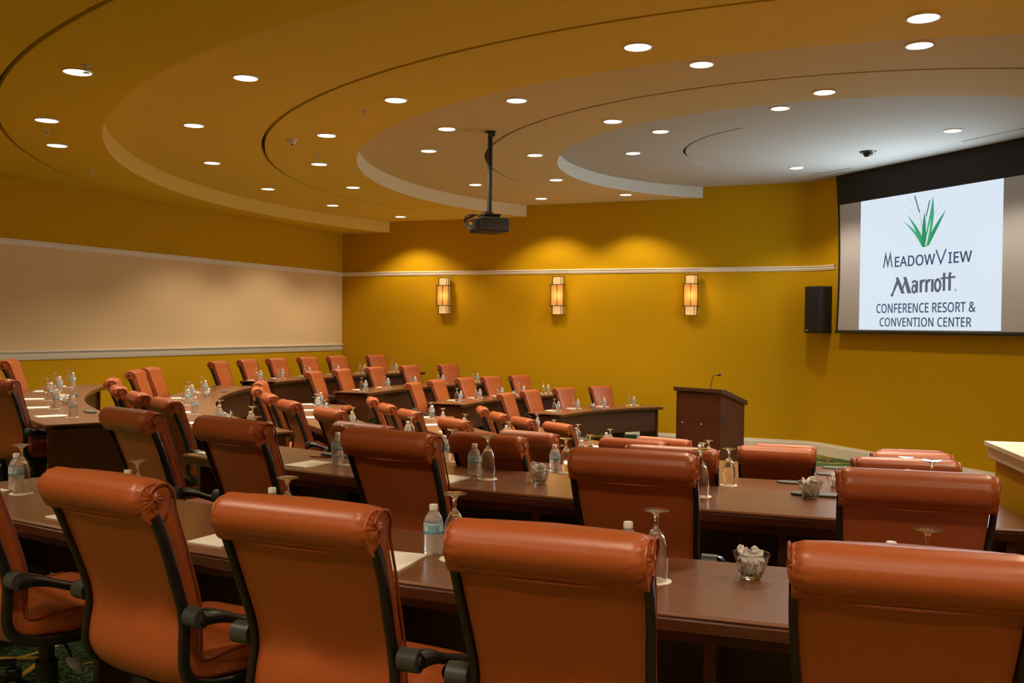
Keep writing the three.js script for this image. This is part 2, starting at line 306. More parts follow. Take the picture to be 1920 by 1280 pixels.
// ---------------------------------------------------------------- screen wall
{
  const s2 = Math.SQRT1_2, at = (u, y, off) => [s2 * u + s2 * (2.85 / Math.SQRT2 - off) , y, s2 * u - s2 * (2.85 / Math.SQRT2 - off)];
  const turn = -PI / 4;                                              // local +x runs along the screen, local +z faces the seats
  const o = thing('projection_screen', 'wide pull-down projection screen showing a resort logo, with a black drop above', 'screen', at(0, 0, 0), turn);
  const yB = 2.10, yT = 4.128, hw = 1.812;
  // surface with slightly inward-curved sides
  const side = t => hw - 0.035 * sin(PI * t);
  const surf = (grow, z, y0, y1) => { const rows = []; for (let i = 0; i <= 24; i++) { const t = i / 24, y = y0 + (y1 - y0) * t; rows.push([[-side(t) - grow, y, z], [side(t) + grow, y, z]]); } return gridGeo(rows); };
  const slab = (grow, z0, z1, y0, y1, top) => {
    const s = new THREE.Shape(), L = [], Rr = []; for (let i = 0; i <= 24; i++) { const t = i / 24, y = y0 + (y1 - y0) * t; L.push([-side(t) - grow, y]); Rr.push([side(t) + grow, y]); }
    s.setFromPoints([...Rr, ...L.reverse()].map(p => new THREE.Vector2(...p))); return new THREE.ExtrudeGeometry(s, { depth: z1 - z0, bevelEnabled: false }).translate(0, 0, z0);
  };
  M.screen = std([0.55, 0.56, 0.64], 0.8);
  M.drop = std([0.012, 0.010, 0.011], 0.75);
  part('border', slab(0.05, -0.006, 0, yB - 0.02, yT), M.drop, o);
  part('screen_surface', slab(0, 0.0005, 0.002, yB, yT), M.screen, o);
  const drop = new THREE.Shape(); drop.setFromPoints([[-hw - 0.05, yT], [hw + 0.05, yT], [hw + 0.10, H[0]], [-hw - 0.10, H[0]]].map(p => new THREE.Vector2(...p)));
  part('black_drop', new THREE.ExtrudeGeometry(drop, { depth: 0.006, bevelEnabled: false }).translate(0, 0, -0.002), M.drop, o);
  part('weight_bar', box(2 * hw + 0.12, 0.042, 0.03, 0, yB - 0.03, 0.004, 0.012), M.black, o);
  // the projected picture
  const W = 1320, Hh = 1004, iw = 2.65, ih = 2.018, y0 = 2.112;
  const X = u => (u + iw / 2) / iw * W, Y = y => (y0 + ih - y) / ih * Hh;
  const pic = canvasTex(W, Hh, c => {
    c.fillStyle = '#dbe8f5'; c.fillRect(0, 0, W, Hh);
    const ink = '#3a4f66';
    const line = (t, ua, ub, yb, cap, weight = '', col = ink) => {   // text squeezed to its measured width and cap height
      c.save(); c.font = `${weight} 100px sans-serif`; c.fillStyle = col; c.textAlign = 'left'; c.textBaseline = 'alphabetic';
      const w = c.measureText(t).width, k = (X(ub) - X(ua)) / w, v = cap / ih * Hh / 72; c.translate(X(ua), Y(yb)); c.scale(k, v); c.fillText(t, 0, 0); c.strokeStyle = col; c.lineWidth = 3; c.lineJoin = 'round'; c.strokeText(t, 0, 0); c.restore();
    };
    line('EADOW', -0.605, 0.19, 3.058, 0.150);
    line('IEW', 0.42, 0.835, 3.058, 0.150);
    line('CONFERENCE RESORT &', -0.96, 0.912, 2.372, 0.136); line('CONVENTION CENTER', -0.885, 0.847, 2.166, 0.128);
    c.strokeStyle = ink; c.lineWidth = 12; c.lineJoin = 'miter';
    for (const q of [[[-0.815, 3.058], [-0.775, 3.258], [-0.728, 3.09], [-0.680, 3.258], [-0.640, 3.058]], [[0.205, 3.262], [0.295, 3.066], [0.385, 3.262]]]) { c.beginPath(); q.forEach((p, i) => i ? c.lineTo(X(p[0]), Y(p[1])) : c.moveTo(X(p[0]), Y(p[1]))); c.stroke(); }
    // heavy slanted word mark
    c.fillStyle = '#56606e'; c.strokeStyle = '#56606e';
    const poly = q => { c.beginPath(); q.forEach((p, i) => i ? c.lineTo(X(p[0]), Y(p[1])) : c.moveTo(X(p[0]), Y(p[1]))); c.closePath(); c.fill(); };
    poly([[-0.565, 2.90], [-0.505, 2.90], [-0.375, 2.655], [-0.445, 2.655]]);
    poly([[-0.41, 2.90], [-0.35, 2.90], [-0.245, 2.655], [-0.325, 2.655]]);
    poly([[-0.535, 2.885], [-0.515, 2.80], [-0.60, 2.655], [-0.64, 2.632], [-0.655, 2.645], [-0.63, 2.67]]);
    poly([[-0.375, 2.885], [-0.36, 2.83], [-0.415, 2.69], [-0.435, 2.72]]);
    c.beginPath(); c.ellipse(X(-0.628), Y(2.640), 16, 12, -0.4, 0, 7); c.fill();
    const stem = (u, a, b, w = 0.047) => poly([[u, a], [u + w, a], [u + w, b], [u, b]]);
    // a
    stem(-0.165, 2.660, 2.830, 0.045); c.lineWidth = 17; c.beginPath(); c.ellipse(X(-0.195), Y(2.716), 17, 26, 0, 0, 7); c.stroke();
    c.beginPath(); c.moveTo(X(-0.235), Y(2.805)); c.quadraticCurveTo(X(-0.18), Y(2.86), X(-0.142), Y(2.80)); c.stroke();
    // r r i o t t
    for (const u of [-0.09, 0.015]) { stem(u, 2.662, 2.842); c.lineWidth = 20; c.beginPath(); c.moveTo(X(u + 0.03), Y(2.795)); c.quadraticCurveTo(X(u + 0.06), Y(2.845), X(u + 0.095), Y(2.826)); c.stroke(); }
    stem(0.125, 2.664, 2.846);
    c.lineWidth = 20; c.beginPath(); c.ellipse(X(0.245), Y(2.755), 24, 40, 0, 0, 7); c.stroke();
    for (const u of [0.335, 0.435]) { stem(u, 2.672, 2.905); }
    poly([[0.30, 2.835], [0.555, 2.845], [0.56, 2.875], [0.30, 2.862]]);
    poly([[0.382, 2.905], [0.335, 2.905], [0.345, 2.93], [0.40, 2.92]]); poly([[0.482, 2.905], [0.435, 2.905], [0.445, 2.932], [0.505, 2.92]]);
    c.lineWidth = 2.5; c.beginPath(); c.arc(X(0.565), Y(2.675), 8, 0, 7); c.stroke(); c.font = '11px sans-serif'; c.fillText('R', X(0.565) - 4, Y(2.675) + 4);
    // reeds
    const leaf = (tip, bend, base, w, col) => {
      c.fillStyle = col; c.beginPath(); c.moveTo(X(base[0] - w), Y(base[1])); c.quadraticCurveTo(X(bend[0] - w * 1.2), Y(bend[1]), X(tip[0]), Y(tip[1]));
      c.quadraticCurveTo(X(bend[0] + w * 1.6), Y(bend[1] - 0.02), X(base[0] + w), Y(base[1])); c.closePath(); c.fill();
    };
    const hair = (pts, lw, col) => { c.strokeStyle = col; c.lineWidth = lw; c.lineCap = 'round'; c.beginPath(); c.moveTo(X(pts[0][0]), Y(pts[0][1])); c.quadraticCurveTo(X(pts[1][0]), Y(pts[1][1]), X(pts[2][0]), Y(pts[2][1])); c.stroke(); };
    const b = [-0.02, 3.32];
    hair([b, [-0.10, 3.78], [-0.40, 3.97]], 2, '#9fb3c4'); hair([b, [-0.06, 3.85], [-0.38, 4.10]], 2, '#b8c8d6');
    hair([b, [0.06, 3.72], [0.30, 3.94]], 2, '#9fb3c4'); hair([b, [-0.05, 3.6], [-0.12, 3.85]], 3, '#6c8a93'); hair([b, [0.0, 3.6], [0.02, 3.78]], 3, '#6c8a93');
    hair([[-0.21, 4.075], [-0.17, 3.96], [-0.12, 3.84]], 11, '#51707f'); hair([[0.07, 3.975], [0.045, 3.87], [0.01, 3.765]], 11, '#51707f');
    leaf([-0.45, 3.735], [-0.20, 3.60], b, 0.035, '#4fae84'); leaf([-0.35, 3.81], [-0.14, 3.60], b, 0.036, '#3d9d72');
    leaf([0.37, 3.815], [0.18, 3.60], [0.035, 3.335], 0.035, '#2f9364'); leaf([0.13, 4.04], [0.13, 3.72], [0.0, 3.33], 0.045, '#3fa577');
    leaf([-0.02, 3.83], [-0.04, 3.60], b, 0.035, '#2d8c62'); leaf([0.10, 3.72], [0.06, 3.55], [0.01, 3.34], 0.012, '#e4f0ee');
  });
  M.picture = std([0, 0, 0], 0.8, { emissive: new THREE.Color(1, 1, 1), emissiveMap: pic, emissiveIntensity: SCREEN_GLOW });
  const pg = new THREE.PlaneGeometry(iw, ih).translate(0, y0 + ih / 2, 0.004);
  part('projected_picture', pg, M.picture, o);
  const ra = new THREE.RectAreaLight(new THREE.Color(0.70, 0.88, 1), SCREEN_LIGHT, iw, ih);
  ra.position.set(0, y0 + ih / 2, 0.02); ra.rotation.y = PI; o.add(ra);
}
// loudspeaker in the corner left of the screen
{
  const o = thing('loudspeaker', 'black loudspeaker box hung in the corner left of the screen', 'speaker', [-0.18, 2.045, -2.99], R(-38));
  part('cabinet', box(0.34, 0.778, 0.32, 0, 0.389, 0, 0.012), M.blackMatte, o);
  part('grille', box(0.31, 0.74, 0.012, 0, 0.389, 0.163, 0.005), std([0.018, 0.016, 0.016], 0.9), o);
  part('badge', box(0.05, 0.014, 0.004, -0.10, 0.045, 0.170, 0.001), M.white, o);
  part('bracket', [box(0.04, 0.10, 0.14, 0.0, 0.62, -0.20, 0.004), box(0.12, 0.16, 0.012, 0.0, 0.62, -0.265, 0.003)], M.blackMatte, o);
}
// dark dome in the ceiling disc
{
  const o = thing('ceiling_dome', 'dark round fitting in the pale ceiling disc above the screen', 'camera', [0.66, H[0], -0.66]);
  part('ring', lathe([[0.07, -0.02], [0.105, -0.016], [0.115, 0]], 32), M.black, o);
  part('lens', new THREE.SphereGeometry(0.07, 24, 12, 0, 2 * PI, PI / 2, PI / 2).translate(0, -0.012, 0), M.black, o);
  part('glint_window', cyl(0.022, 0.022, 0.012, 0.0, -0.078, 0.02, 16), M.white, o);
}
// smoke detectors and sprinklers
const sprinkHead = [cyl(0.034, 0.034, 0.006, 0, -0.003, 0, 20), cyl(0.009, 0.009, 0.035, 0, -0.022, 0, 10), cyl(0.026, 0.026, 0.003, 0, -0.056, 0, 16)];
const sprinkArms = [tube([[0.010, -0.03, 0], [0.016, -0.042, 0], [0.004, -0.055, 0]], 0.003, 8, 6), tube([[-0.010, -0.03, 0], [-0.016, -0.042, 0], [-0.004, -0.055, 0]], 0.003, 8, 6)];
function sprinkler(x, y, z, label) { const o = thing('sprinkler_head', label, 'sprinkler', [x, y, z], 0, 'small white sprinkler heads in the ceiling'); part('body', sprinkHead, M.white, o); part('frame_arms', sprinkArms, M.white, o); }
sprinkler(-4.30, H[3], 8.41, 'small white sprinkler head beside the nearest left lamp of the outer ring');
sprinkler(-6.58, H[3], 6.79, 'small white sprinkler head between the two farthest lamps of the outer ring');
sprinkler(-8.20, H[3], 4.73, 'small white sprinkler head where the outer ring nears the left wall');
sprinkler(-3.68, H[2], 5.57, 'small white sprinkler head between two lamps of the third ceiling ring');
sprinkler(-5.49, H[2], 3.75, 'small white sprinkler head right of the smoke detector');
sprinkler(-5.14, H[1], -0.98, 'small white sprinkler head on the second ring behind the projector pole');
{
  const o = thing('smoke_detector', 'white smoke detector on the third ceiling ring by its dark slot', 'smoke detector', [-5.26, H[2], 4.60]);
  part('base', lathe([[0.0, -0.012], [0.062, -0.012], [0.07, 0]], 32), M.white, o);
  part('chamber', lathe([[0.0, -0.052], [0.028, -0.05], [0.045, -0.035], [0.05, -0.012]], 32), M.white, o);
  part('sensor_cap', cyl(0.014, 0.012, 0.012, 0, -0.056, 0, 16), M.grey, o);
}
// projector on its drop pole
{
  const o = thing('projector', 'black projector hanging from the ceiling on a long pole', 'projector', [-3.375, 0, 3.27], R(-45));
  const top = H[1];
  part('ceiling_plate', [cyl(0.07, 0.07, 0.012, 0, top - 0.006, 0, 24), box(0.05, 0.06, 0.05, 0.07, top - 0.04, 0, 0.006)], M.black, o);
  part('pole', [cyl(0.024, 0.024, 0.62, 0, top - 0.70, 0, 20), cyl(0.030, 0.030, 0.42, 0, top - 0.21, 0, 20)], M.black, o);
  part('pole_cover', cyl(0.031, 0.031, 0.56, 0, top - 0.68, 0, 20), M.grey, o);
  part('mount', [box(0.26, 0.02, 0.20, 0, 3.415, 0, 0.005), box(0.03, 0.05, 0.18, 0.11, 3.395, 0, 0.005), box(0.03, 0.05, 0.18, -0.11, 3.395, 0, 0.005), cyl(0.045, 0.05, 0.04, 0, 3.435, 0, 20)], M.black, o);
  part('body', box(0.42, 0.165, 0.36, 0, 3.295, 0, 0.018), M.blackMatte, o);
  part('lens', [cyl(0.05, 0.055, 0.05, 0, 0, 0, 28).rotateX(PI / 2).translate(-0.08, 3.30, -0.195)], M.black, o);
  part('exhaust_grille', Array.from({ length: 7 }, (_, i) => box(0.13, 0.006, 0.006, 0.11, 3.25 + i * 0.016, 0.182, 0.001)), M.black, o);
  part('connector_panel', [box(0.10, 0.07, 0.006, -0.12, 3.31, 0.181, 0.002)], M.grey, o);
  part('yellow_plug', [box(0.016, 0.036, 0.03, -0.10, 3.32, 0.195, 0.003), box(0.012, 0.022, 0.03, -0.13, 3.325, 0.195, 0.003)], std([0.75, 0.45, 0.10], 0.5), o);
  for (let i = 0; i < 6; i++) part('cable', tube([[-0.02 - i * 0.03, 3.26 + i * 0.018, 0.18], [-0.06 - i * 0.03, 3.25 + i * 0.02, 0.25 + jit(0.03)], [-0.16 + jit(0.05), 3.36 + i * 0.012, 0.23], [-0.10 + i * 0.02, 3.43, 0.12], [0, 3.47, 0.03]], 0.005, 28, 6), M.black, o);
}

// ---------------------------------------------------------------- wall sconces
const shadeInner = std([0.35, 0.22, 0.09], 0.7, { emissive: new THREE.Color(1, 0.60, 0.22), emissiveIntensity: SHADE_GLOW * 1.7 });
const shadeOuter = std([0.16, 0.07, 0.015], 0.7, { emissive: new THREE.Color(1, 0.42, 0.07), emissiveIntensity: SHADE_GLOW * 1.0 });
const bronze = std([0.045, 0.022, 0.010], 0.45, { metalness: 0.4 });
const barBox = (w, h, d, y0, z0, t) => {                             // wire edges of a box standing off the wall
  const g = [];
  for (const y of [y0, y0 + h]) { g.push(box(w + t, t, t, 0, y, z0 + d, 0.001)); for (const s of [-1, 1]) g.push(box(t, t, d, s * w / 2, y, z0 + d / 2, 0.001)); }
  for (const s of [-1, 1]) g.push(box(t, h, t, s * w / 2, y0 + h / 2, z0 + d, 0.001));
  return g;
};
[[-7.31, 'far left'], [-4.90, 'middle'], [-2.375, 'nearest the screen']].forEach(([x, w], i) => {
  const o = thing('wall_sconce', ['amber wall sconce nearest the left corner of the far wall', 'middle of the three amber sconces on the far wall', 'amber wall sconce nearest the podium and screen'][i], 'wall lamp', [x, 2.33, FARZ], 0, 'amber lantern sconces under the white rail');
  part('back_plate', box(0.17, 0.60, 0.02, 0, 0.36, 0.01, 0.004), bronze, o);
  part('shade', box(0.20, 0.70, 0.055, 0, 0.36, 0.052, 0.004), shadeInner, o);
  part('outer_shade', box(0.235, 0.385, 0.030, 0, 0.365, 0.105, 0.004), shadeOuter, o);
  part('frame', [...barBox(0.215, 0.715, 0.085, 0.003, 0.0, 0.012), box(0.009, 0.715, 0.008, 0.065, 0.36, 0.084, 0.001), ...barBox(0.255, 0.40, 0.125, 0.165, 0.0, 0.013), box(0.012, 0.40, 0.008, 0, 0.365, 0.125, 0.001)], bronze, o);
  const p = new THREE.PointLight(new THREE.Color(1, 0.60, 0.20), SCONCE_CD, 0, 2); p.position.set(0, 0.36, 0.22); p.shadow.radius = 4; o.add(p);
});

// ---------------------------------------------------------------- podium
{
  const o = thing('podium', 'dark wooden lectern with a slanted top before the far wall', 'podium', [-1.32, 0, -0.53], R(-22));
  // local: front panel along -x from the near corner, depth to -z? the near corner is the origin, reader's side behind it
  const w = 0.79, d = 0.66, hF = 1.13, hB = 0.94;
  const prism = (x0, x1, z0, z1, hf, hb, yb = 0) => { const s = new THREE.Shape(); s.setFromPoints([[z0, yb], [z1, yb], [z1, hf], [z0, hb]].map(p => new THREE.Vector2(...p))); return new THREE.ExtrudeGeometry(s, { depth: x1 - x0, bevelEnabled: true, bevelSize: 0.004, bevelThickness: 0.004, bevelSegments: 2 }).rotateY(-PI / 2).translate(x1, 0, 0); };
  const side = (x) => { const s = new THREE.Shape(); s.setFromPoints([[-d, 0], [0, 0], [0, hF], [-d, hB]].map(p => new THREE.Vector2(...p))); return new THREE.ExtrudeGeometry(s, { depth: 0.024, bevelEnabled: false }).rotateY(-PI / 2).translate(x, 0, 0); };
  part('side_panel', side(0.0), M.woodPod, o); part('side_panel', side(-w + 0.024), M.woodPod, o);
  part('front_panel', box(w - 0.05, hF - 0.005, 0.024, -w / 2, hF / 2, -0.016, 0.003), M.woodPod, o);
  part('shelf', box(w - 0.05, 0.02, d - 0.06, -w / 2, 0.55, -d / 2, 0.003), M.woodDark, o);
  const tp = new THREE.Shape(); const sl = (hB - hF) / d; tp.setFromPoints([[0.035, hF - sl * -0.035 * -1 + 0.012], [0.035, hF + 0.066], [-0.06, hF + 0.066], [-d - 0.03, hB + 0.062], [-d - 0.03, hB + 0.008 + sl * 0.03]].map(p => new THREE.Vector2(...p)));
  part('top', new THREE.ExtrudeGeometry(tp, { depth: w + 0.06, bevelEnabled: true, bevelSize: 0.004, bevelThickness: 0.004, bevelSegments: 2 }).rotateY(-PI / 2).translate(0.03, 0, 0), M.woodDark, o);
  part('cable_port', box(0.004, 0.13, 0.085, 0.003, 0.77, -0.10, 0.001), std([0.02, 0.03, 0.05], 0.4), o);
  for (const x of [-0.67, -0.33]) part('knob', new THREE.SphereGeometry(0.012, 14, 10).scale(1, 1, 0.6).translate(x, 0.66, 0.004), M.white, o);
  const mic = thing('gooseneck_microphone', 'thin black gooseneck microphone on the podium top', 'microphone', [-1.32, 0, -0.53], R(-22));
  part('neck', tube([[-0.25, 1.19, -0.10], [-0.235, 1.26, -0.10], [-0.215, 1.35, -0.105], [-0.20, 1.392, -0.12], [-0.165, 1.405, -0.16]], 0.0055, 30, 8), M.black, mic);
  part('base', cyl(0.02, 0.024, 0.016, -0.25, 1.193, -0.10, 16), M.black, mic);
  part('capsule', new THREE.CapsuleGeometry(0.014, 0.035, 6, 14).rotateZ(PI / 2).rotateY(0.8).translate(-0.145, 1.405, -0.18), M.black, mic);
}
// low partition wall at the right with a white cap, radial to the seating
{
  const A = 11.37, y0 = 0, yT = 1.59, u = [sin(R(A)), cos(R(A))];
  const sec = (a, b) => pathSweep([[8.92 * u[0], 8.92 * u[1]], [13.2 * u[0], 13.2 * u[1]]], a.map(p => p), R(30));
  const shape = pts => { const q = new THREE.Shape(); q.setFromPoints(pts.map(p => new THREE.Vector2(...p))); return new THREE.ExtrudeGeometry(q, { depth: 4.3, bevelEnabled: false }).translate(0, 0, 8.92).rotateY(R(A)); };
  struct('wall_partition', shape([[-0.045, 0], [0.055, 0], [0.055, 1.51], [-0.045, 1.51]]), M.wall);
  struct('trim_4', shape([[-0.060, 1.506], [-0.075, 1.518], [-0.080, 1.565], [-0.095, 1.572], [-0.095, yT], [0.085, yT], [0.085, 1.572], [0.075, 1.565], [0.072, 1.518], [0.060, 1.506]].reverse()), M.trim);
}

// ---------------------------------------------------------------- tables
const TH = 0.74, BLOCK = {
  near: ['near', 'low partition'], left: ['left', 'aisle'], mid: ['middle', 'aisle'], far: ['far', 'sconce wall'],
};
const ROW = { A: 'nearest', B: 'second', C: 'third', D: 'fourth', E: 'fifth', F: 'front' };
const FLOOR = { A: 0.60, B: 0.60, C: 0.45, D: 0.30, E: 0.15, F: 0 };
const NEAR_EDGE = { A: 11.22, B: 9.72, C: 8.42, D: 6.95, E: 5.50, F: 4.12 };
const DEPTH = 0.62;
const edgeOf = (row, block) => NEAR_EDGE[row] + (block === 'far' ? 0.20 : 0);
const hatchGeo = (r, az, y) => { const s = new THREE.Shape(), a = 0.12, b = 0.038; s.absellipse(0, 0, a, b, 0, 2 * PI); const g = new THREE.ExtrudeGeometry(new THREE.Shape().setFromPoints(Array.from({ length: 40 }, (_, i) => { const t = i / 40 * 2 * PI, p = 4; return new THREE.Vector2(a * Math.sign(cos(t)) * abs(cos(t)) ** (2 / p), b * Math.sign(sin(t)) * abs(sin(t)) ** (2 / 2.4)); })), { depth: 0.006, bevelEnabled: true, bevelSize: 0.004, bevelThickness: 0.003, bevelSegments: 2 }); return g.rotateX(-PI / 2).rotateY(R(az)).translate(...P(r, az, y + 0.003)); };
function table(row, block, az0, az1, legs, hatches, label) {
  const y = FLOOR[row], r1 = edgeOf(row, block), r0 = r1 - DEPTH, t = thing('conference_table', label, 'table', [0, 0, 0], 0, 'long curved wooden tables in rows');
  const n = max(10, Math.round(abs(az1 - az0) * 0.9)), yT = y + TH, b = 0.007;
  part('tabletop', arcSweep([[r0 + 0.004, yT - 0.014], [r0, yT - b], [r0 + b, yT], [r1 - b, yT], [r1, yT - b], [r1 - 0.004, yT - 0.014]], az0, az1, n), M.wood, t);
  for (const q of [[r0, r0 + 0.05], [r1 - 0.05, r1]]) part('edge_band', arcSweep(secBox(q[0] + 0.001, q[1] - 0.001, yT - 0.052, yT - 0.014, 0.005), az0, az1, n), M.woodEdge, t);
  const e0 = az0 + (az1 > az0 ? 1 : -1) * 0.10 / r1 * 57.3, e1 = az1 - (az1 > az0 ? 1 : -1) * 0.10 / r1 * 57.3, w = 0.035 / r1 * 57.3;
  part('modesty_panel', arcSweep(secBox(r0 + 0.07, r0 + 0.09, yT - 0.42, yT - 0.046, 0.002), e0, e1, n), M.woodDark, t);
  part('apron', arcSweep(secBox(r1 - 0.10, r1 - 0.08, yT - 0.10, yT - 0.046, 0.002), e0, e1, n), M.woodDark, t);
  for (const a of [e0, e1]) part('end_panel', arcSweep(secBox(r0 + 0.045, r1 - 0.04, y + 0.002, yT - 0.046, 0.003), a - w / 2, a + w / 2, 1), M.woodEdge, t);
  for (const a of legs) part('leg', arcSweep(secBox(r0 + 0.095, r1 - 0.15, y + 0.002, yT - 0.046, 0.003), a - w / 2, a + w / 2, 1), M.woodEdge, t);
  for (const a of hatches) part('power_hatch', hatchGeo(r0 + 0.10, a, yT), M.hatch, t);
  return t;
}

// ---------------------------------------------------------------- the conference chair
const chairProfile = new THREE.CatmullRomCurve3([[1.028, 0.384], [0.975, 0.353], [0.90, 0.318], [0.80, 0.280], [0.70, 0.246], [0.645, 0.237], [0.58, 0.243], [0.525, 0.243], [0.480, 0.218], [0.456, 0.165], [0.444, 0.08], [0.438, -0.05], [0.442, -0.18], [0.452, -0.25]].map(([y, z]) => new THREE.Vector3(0, y, z)), false, 'centripetal');
const NP = 64, prof = chairProfile.getSpacedPoints(NP).map(p => [p.z, p.y]);
const pn = prof.map((p, i) => { const a = prof[max(0, i - 1)], b = prof[min(NP, i + 1)], dx = b[0] - a[0], dy = b[1] - a[1], l = hypot(dx, dy); return [-dy / l, dx / l]; });   // points back / down
const smooth = (a, b, x) => { const t = max(0, min(1, (x - a) / (b - a))); return t * t * (3 - 2 * t); };
const halfW = i => { const t = i / NP; return 0.218 - 0.012 * smooth(0.10, 0.34, t) + 0.010 * smooth(0.36, 0.50, t) + 0.018 * smooth(0.55, 0.75, t) - 0.010 * smooth(0.9, 1, t); };
function chairShell() {
  const rows = [], nx = 18, i0 = 0, i1 = NP - 6;
  for (let i = i0; i <= i1; i++) {
    const w = halfW(i) - 0.010, row = [];
    for (let j = 0; j <= nx; j++) { const u = j / nx * 2 - 1, o = 0.006 + 0.022 * (1 - u ** 4) * (0.35 + 0.65 * smooth(0.30, 0.48, i / NP)) ; row.push([u * w, prof[i][1] + pn[i][1] * o, prof[i][0] + pn[i][0] * o]); }
    rows.push(row);
  }
  return gridGeo(rows, (i, j) => [j / nx * 0.45, i / NP * 1.0], R(80));
}
function chairCushion() {
  const rows = [], m = 36, i0 = 0, i1 = NP;
  for (let i = i0; i <= i1; i++) {
    const t = i / NP, w = halfW(i) - 0.004 + 0.014 * smooth(0.08, 0.03, t), arch = Math.sqrt(max(0.0025, 1 - max(0, 1 - t / 0.030) ** 2)), end = min(arch, 0.3 + 0.7 * smooth(1.012, 0.955, t));
    const TH = 0.066 + 0.016 * smooth(0.14, 0.02, t) + 0.030 * smooth(0.55, 0.72, t), th = TH * end, row = [];
    for (let j = 0; j < m; j++) {
      const a = j / m * 2 * PI, ca = cos(a), sa = sin(a), x = Math.sign(ca) * abs(ca) ** 0.22 * w, q = Math.sign(sa) * abs(sa) ** 0.42;
      const crown = q > 0 ? 0.012 * (1 - (x / w) ** 2) : 0, o = -(0.003 + TH / 2 + q * th / 2 + crown * q * end);
      row.push([x, prof[i][1] + pn[i][1] * o, prof[i][0] + pn[i][0] * o]);
    }
    rows.push(row);
  }
  const g = gridGeo([rows[0].map(() => [0, prof[0][1] - pn[0][1] * 0.044, prof[0][0] - pn[0][0] * 0.044]), ...rows, rows[NP].map(() => [0, prof[NP][1] - pn[NP][1] * 0.05, prof[NP][0] - pn[NP][0] * 0.05])], (i, j) => [j / m * 1.1, i / NP], R(60), true);
  return g;
}
function sweepBar(side, wid, dep, i0, i1) {                          // flat bar following the profile at the side of the shell
  const rows = [];
  for (let i = i0; i <= i1; i++) {
    const w = halfW(i), sec = [];
    for (let j = 0; j < 12; j++) { const a = j / 12 * 2 * PI, x = Math.sign(cos(a)) * abs(cos(a)) ** 0.5 * wid / 2, o = Math.sign(sin(a)) * abs(sin(a)) ** 0.5 * dep / 2 + 0.004; sec.push([side * (w + 0.002) + x, prof[i][1] + pn[i][1] * o, prof[i][0] + pn[i][0] * o]); }
    rows.push(sec);
  }
  return gridGeo(rows, null, R(60), true);
}
function chairRoll() {
  const rows = [], n = 46, m = 40, L = 0.231, Rr = 0.054, cy = 1.014, cz = 0.364;
  for (let i = 0; i <= n; i++) {
    const u = i / n * 2 - 1, s = Math.sign(u) * (1 - (1 - abs(u)) ** 1.6), x = s * L, e = smooth(0.78, 1.0, abs(s)), pk = smooth(0.72, 0.97, abs(s));
    const rr = Rr * Math.sqrt(max(0.0, 1 - (max(0, abs(s) - 0.80) / 0.2) ** 2.8)) , row = [];
    for (let j = 0; j < m; j++) {
      const a = j / m * 2 * PI, k = 1 + 0.055 * pk * sin(13 * a + (s > 0 ? 0.5 : 2)) * (0.6 + 0.4 * sin(5 * a)), droop = 0.006 * (1 - abs(s));
      row.push([x + 0.003 * pk * sin(13 * a) * -Math.sign(s), cy + cos(a) * rr * k, cz + sin(a) * rr * k * 1.04]);
    }
    rows.push(row);
  }
  return gridGeo(rows, (i, j) => [i / n * 0.5, j / m * 0.36], R(75), true);
}
function seamFlap() {                                                // welt under the roll across the back
  const pts = []; for (let i = 0; i <= 12; i++) { const u = i / 12 * 2 - 1; pts.push([u * 0.205, 0.957 - 0.010 * (1 - u * u), 0.352 + 0.018 * (1 - u ** 4)]); }
  return tube(pts, 0.006, 24, 8);
}
const chairGeo = { shell: chairShell(), cushion: chairCushion(), roll: mergeGeometries([plain(chairRoll()), plain(cyl(0.046, 0.046, 0.446, 0, 0, 0, 32).rotateZ(PI / 2).translate(0, 1.011, 0.360)), plain(cyl(0.040, 0.040, 0.448, 0, 0, 0, 28).rotateZ(PI / 2).translate(0, 0.985, 0.352))]), seam: seamFlap() };
function pipingGeo(side) { const pts = []; for (let i = 3; i <= NP - 3; i += 2) { const t = i / NP, th = 0.066 + 0.016 * smooth(0.14, 0.02, t) + 0.030 * smooth(0.55, 0.72, t), o = -(th - 0.004), w = halfW(i) - 0.003 + 0.014 * smooth(0.08, 0.03, t); pts.push([side * w, prof[i][1] + pn[i][1] * o, prof[i][0] + pn[i][0] * o]); } const top = []; for (let k = 0; k <= 6; k++) { const a = PI * (0.9 - 0.55 * k / 6), c = [prof[0][1] - pn[0][1] * 0.044 - 0.034, prof[0][0] - pn[0][0] * 0.044 - 0.012]; top.push([side * (halfW(0) + 0.011), c[0] + 0.037 * sin(a), c[1] - 0.041 * cos(a)]); } return tube([...top, ...pts], 0.0042, 72, 6); }
function armGeo(s) {
  const c = new THREE.CatmullRomCurve3([[0.262, 0.672, 0.238], [0.272, 0.664, 0.185], [0.280, 0.634, 0.10], [0.284, 0.592, -0.01], [0.284, 0.552, -0.10], [0.280, 0.520, -0.145], [0.270, 0.482, -0.135], [0.252, 0.456, -0.09], [0.232, 0.446, -0.05]].map(p => new THREE.Vector3(s * p[0], p[1], p[2])), false, 'centripetal');
  const g = new THREE.TubeGeometry(c, 44, 1, 12), p = g.attributes.position, q = new THREE.Vector3();
  for (let i = 0; i <= 44; i++) { const ctr = c.getPointAt(i / 44), t = i / 44, r = 0.0145 + 0.011 * smooth(0.22, 0, t) + 0.004 * smooth(0.25, 0.4, t) * smooth(0.7, 0.55, t); for (let j = 0; j <= 12; j++) { const k = i * 13 + j; q.fromBufferAttribute(p, k).sub(ctr).multiplyScalar(r); q.x *= 1.35; q.add(ctr); p.setXYZ(k, q.x, q.y, q.z); } }
  g.computeVertexNormals(); return g;
}
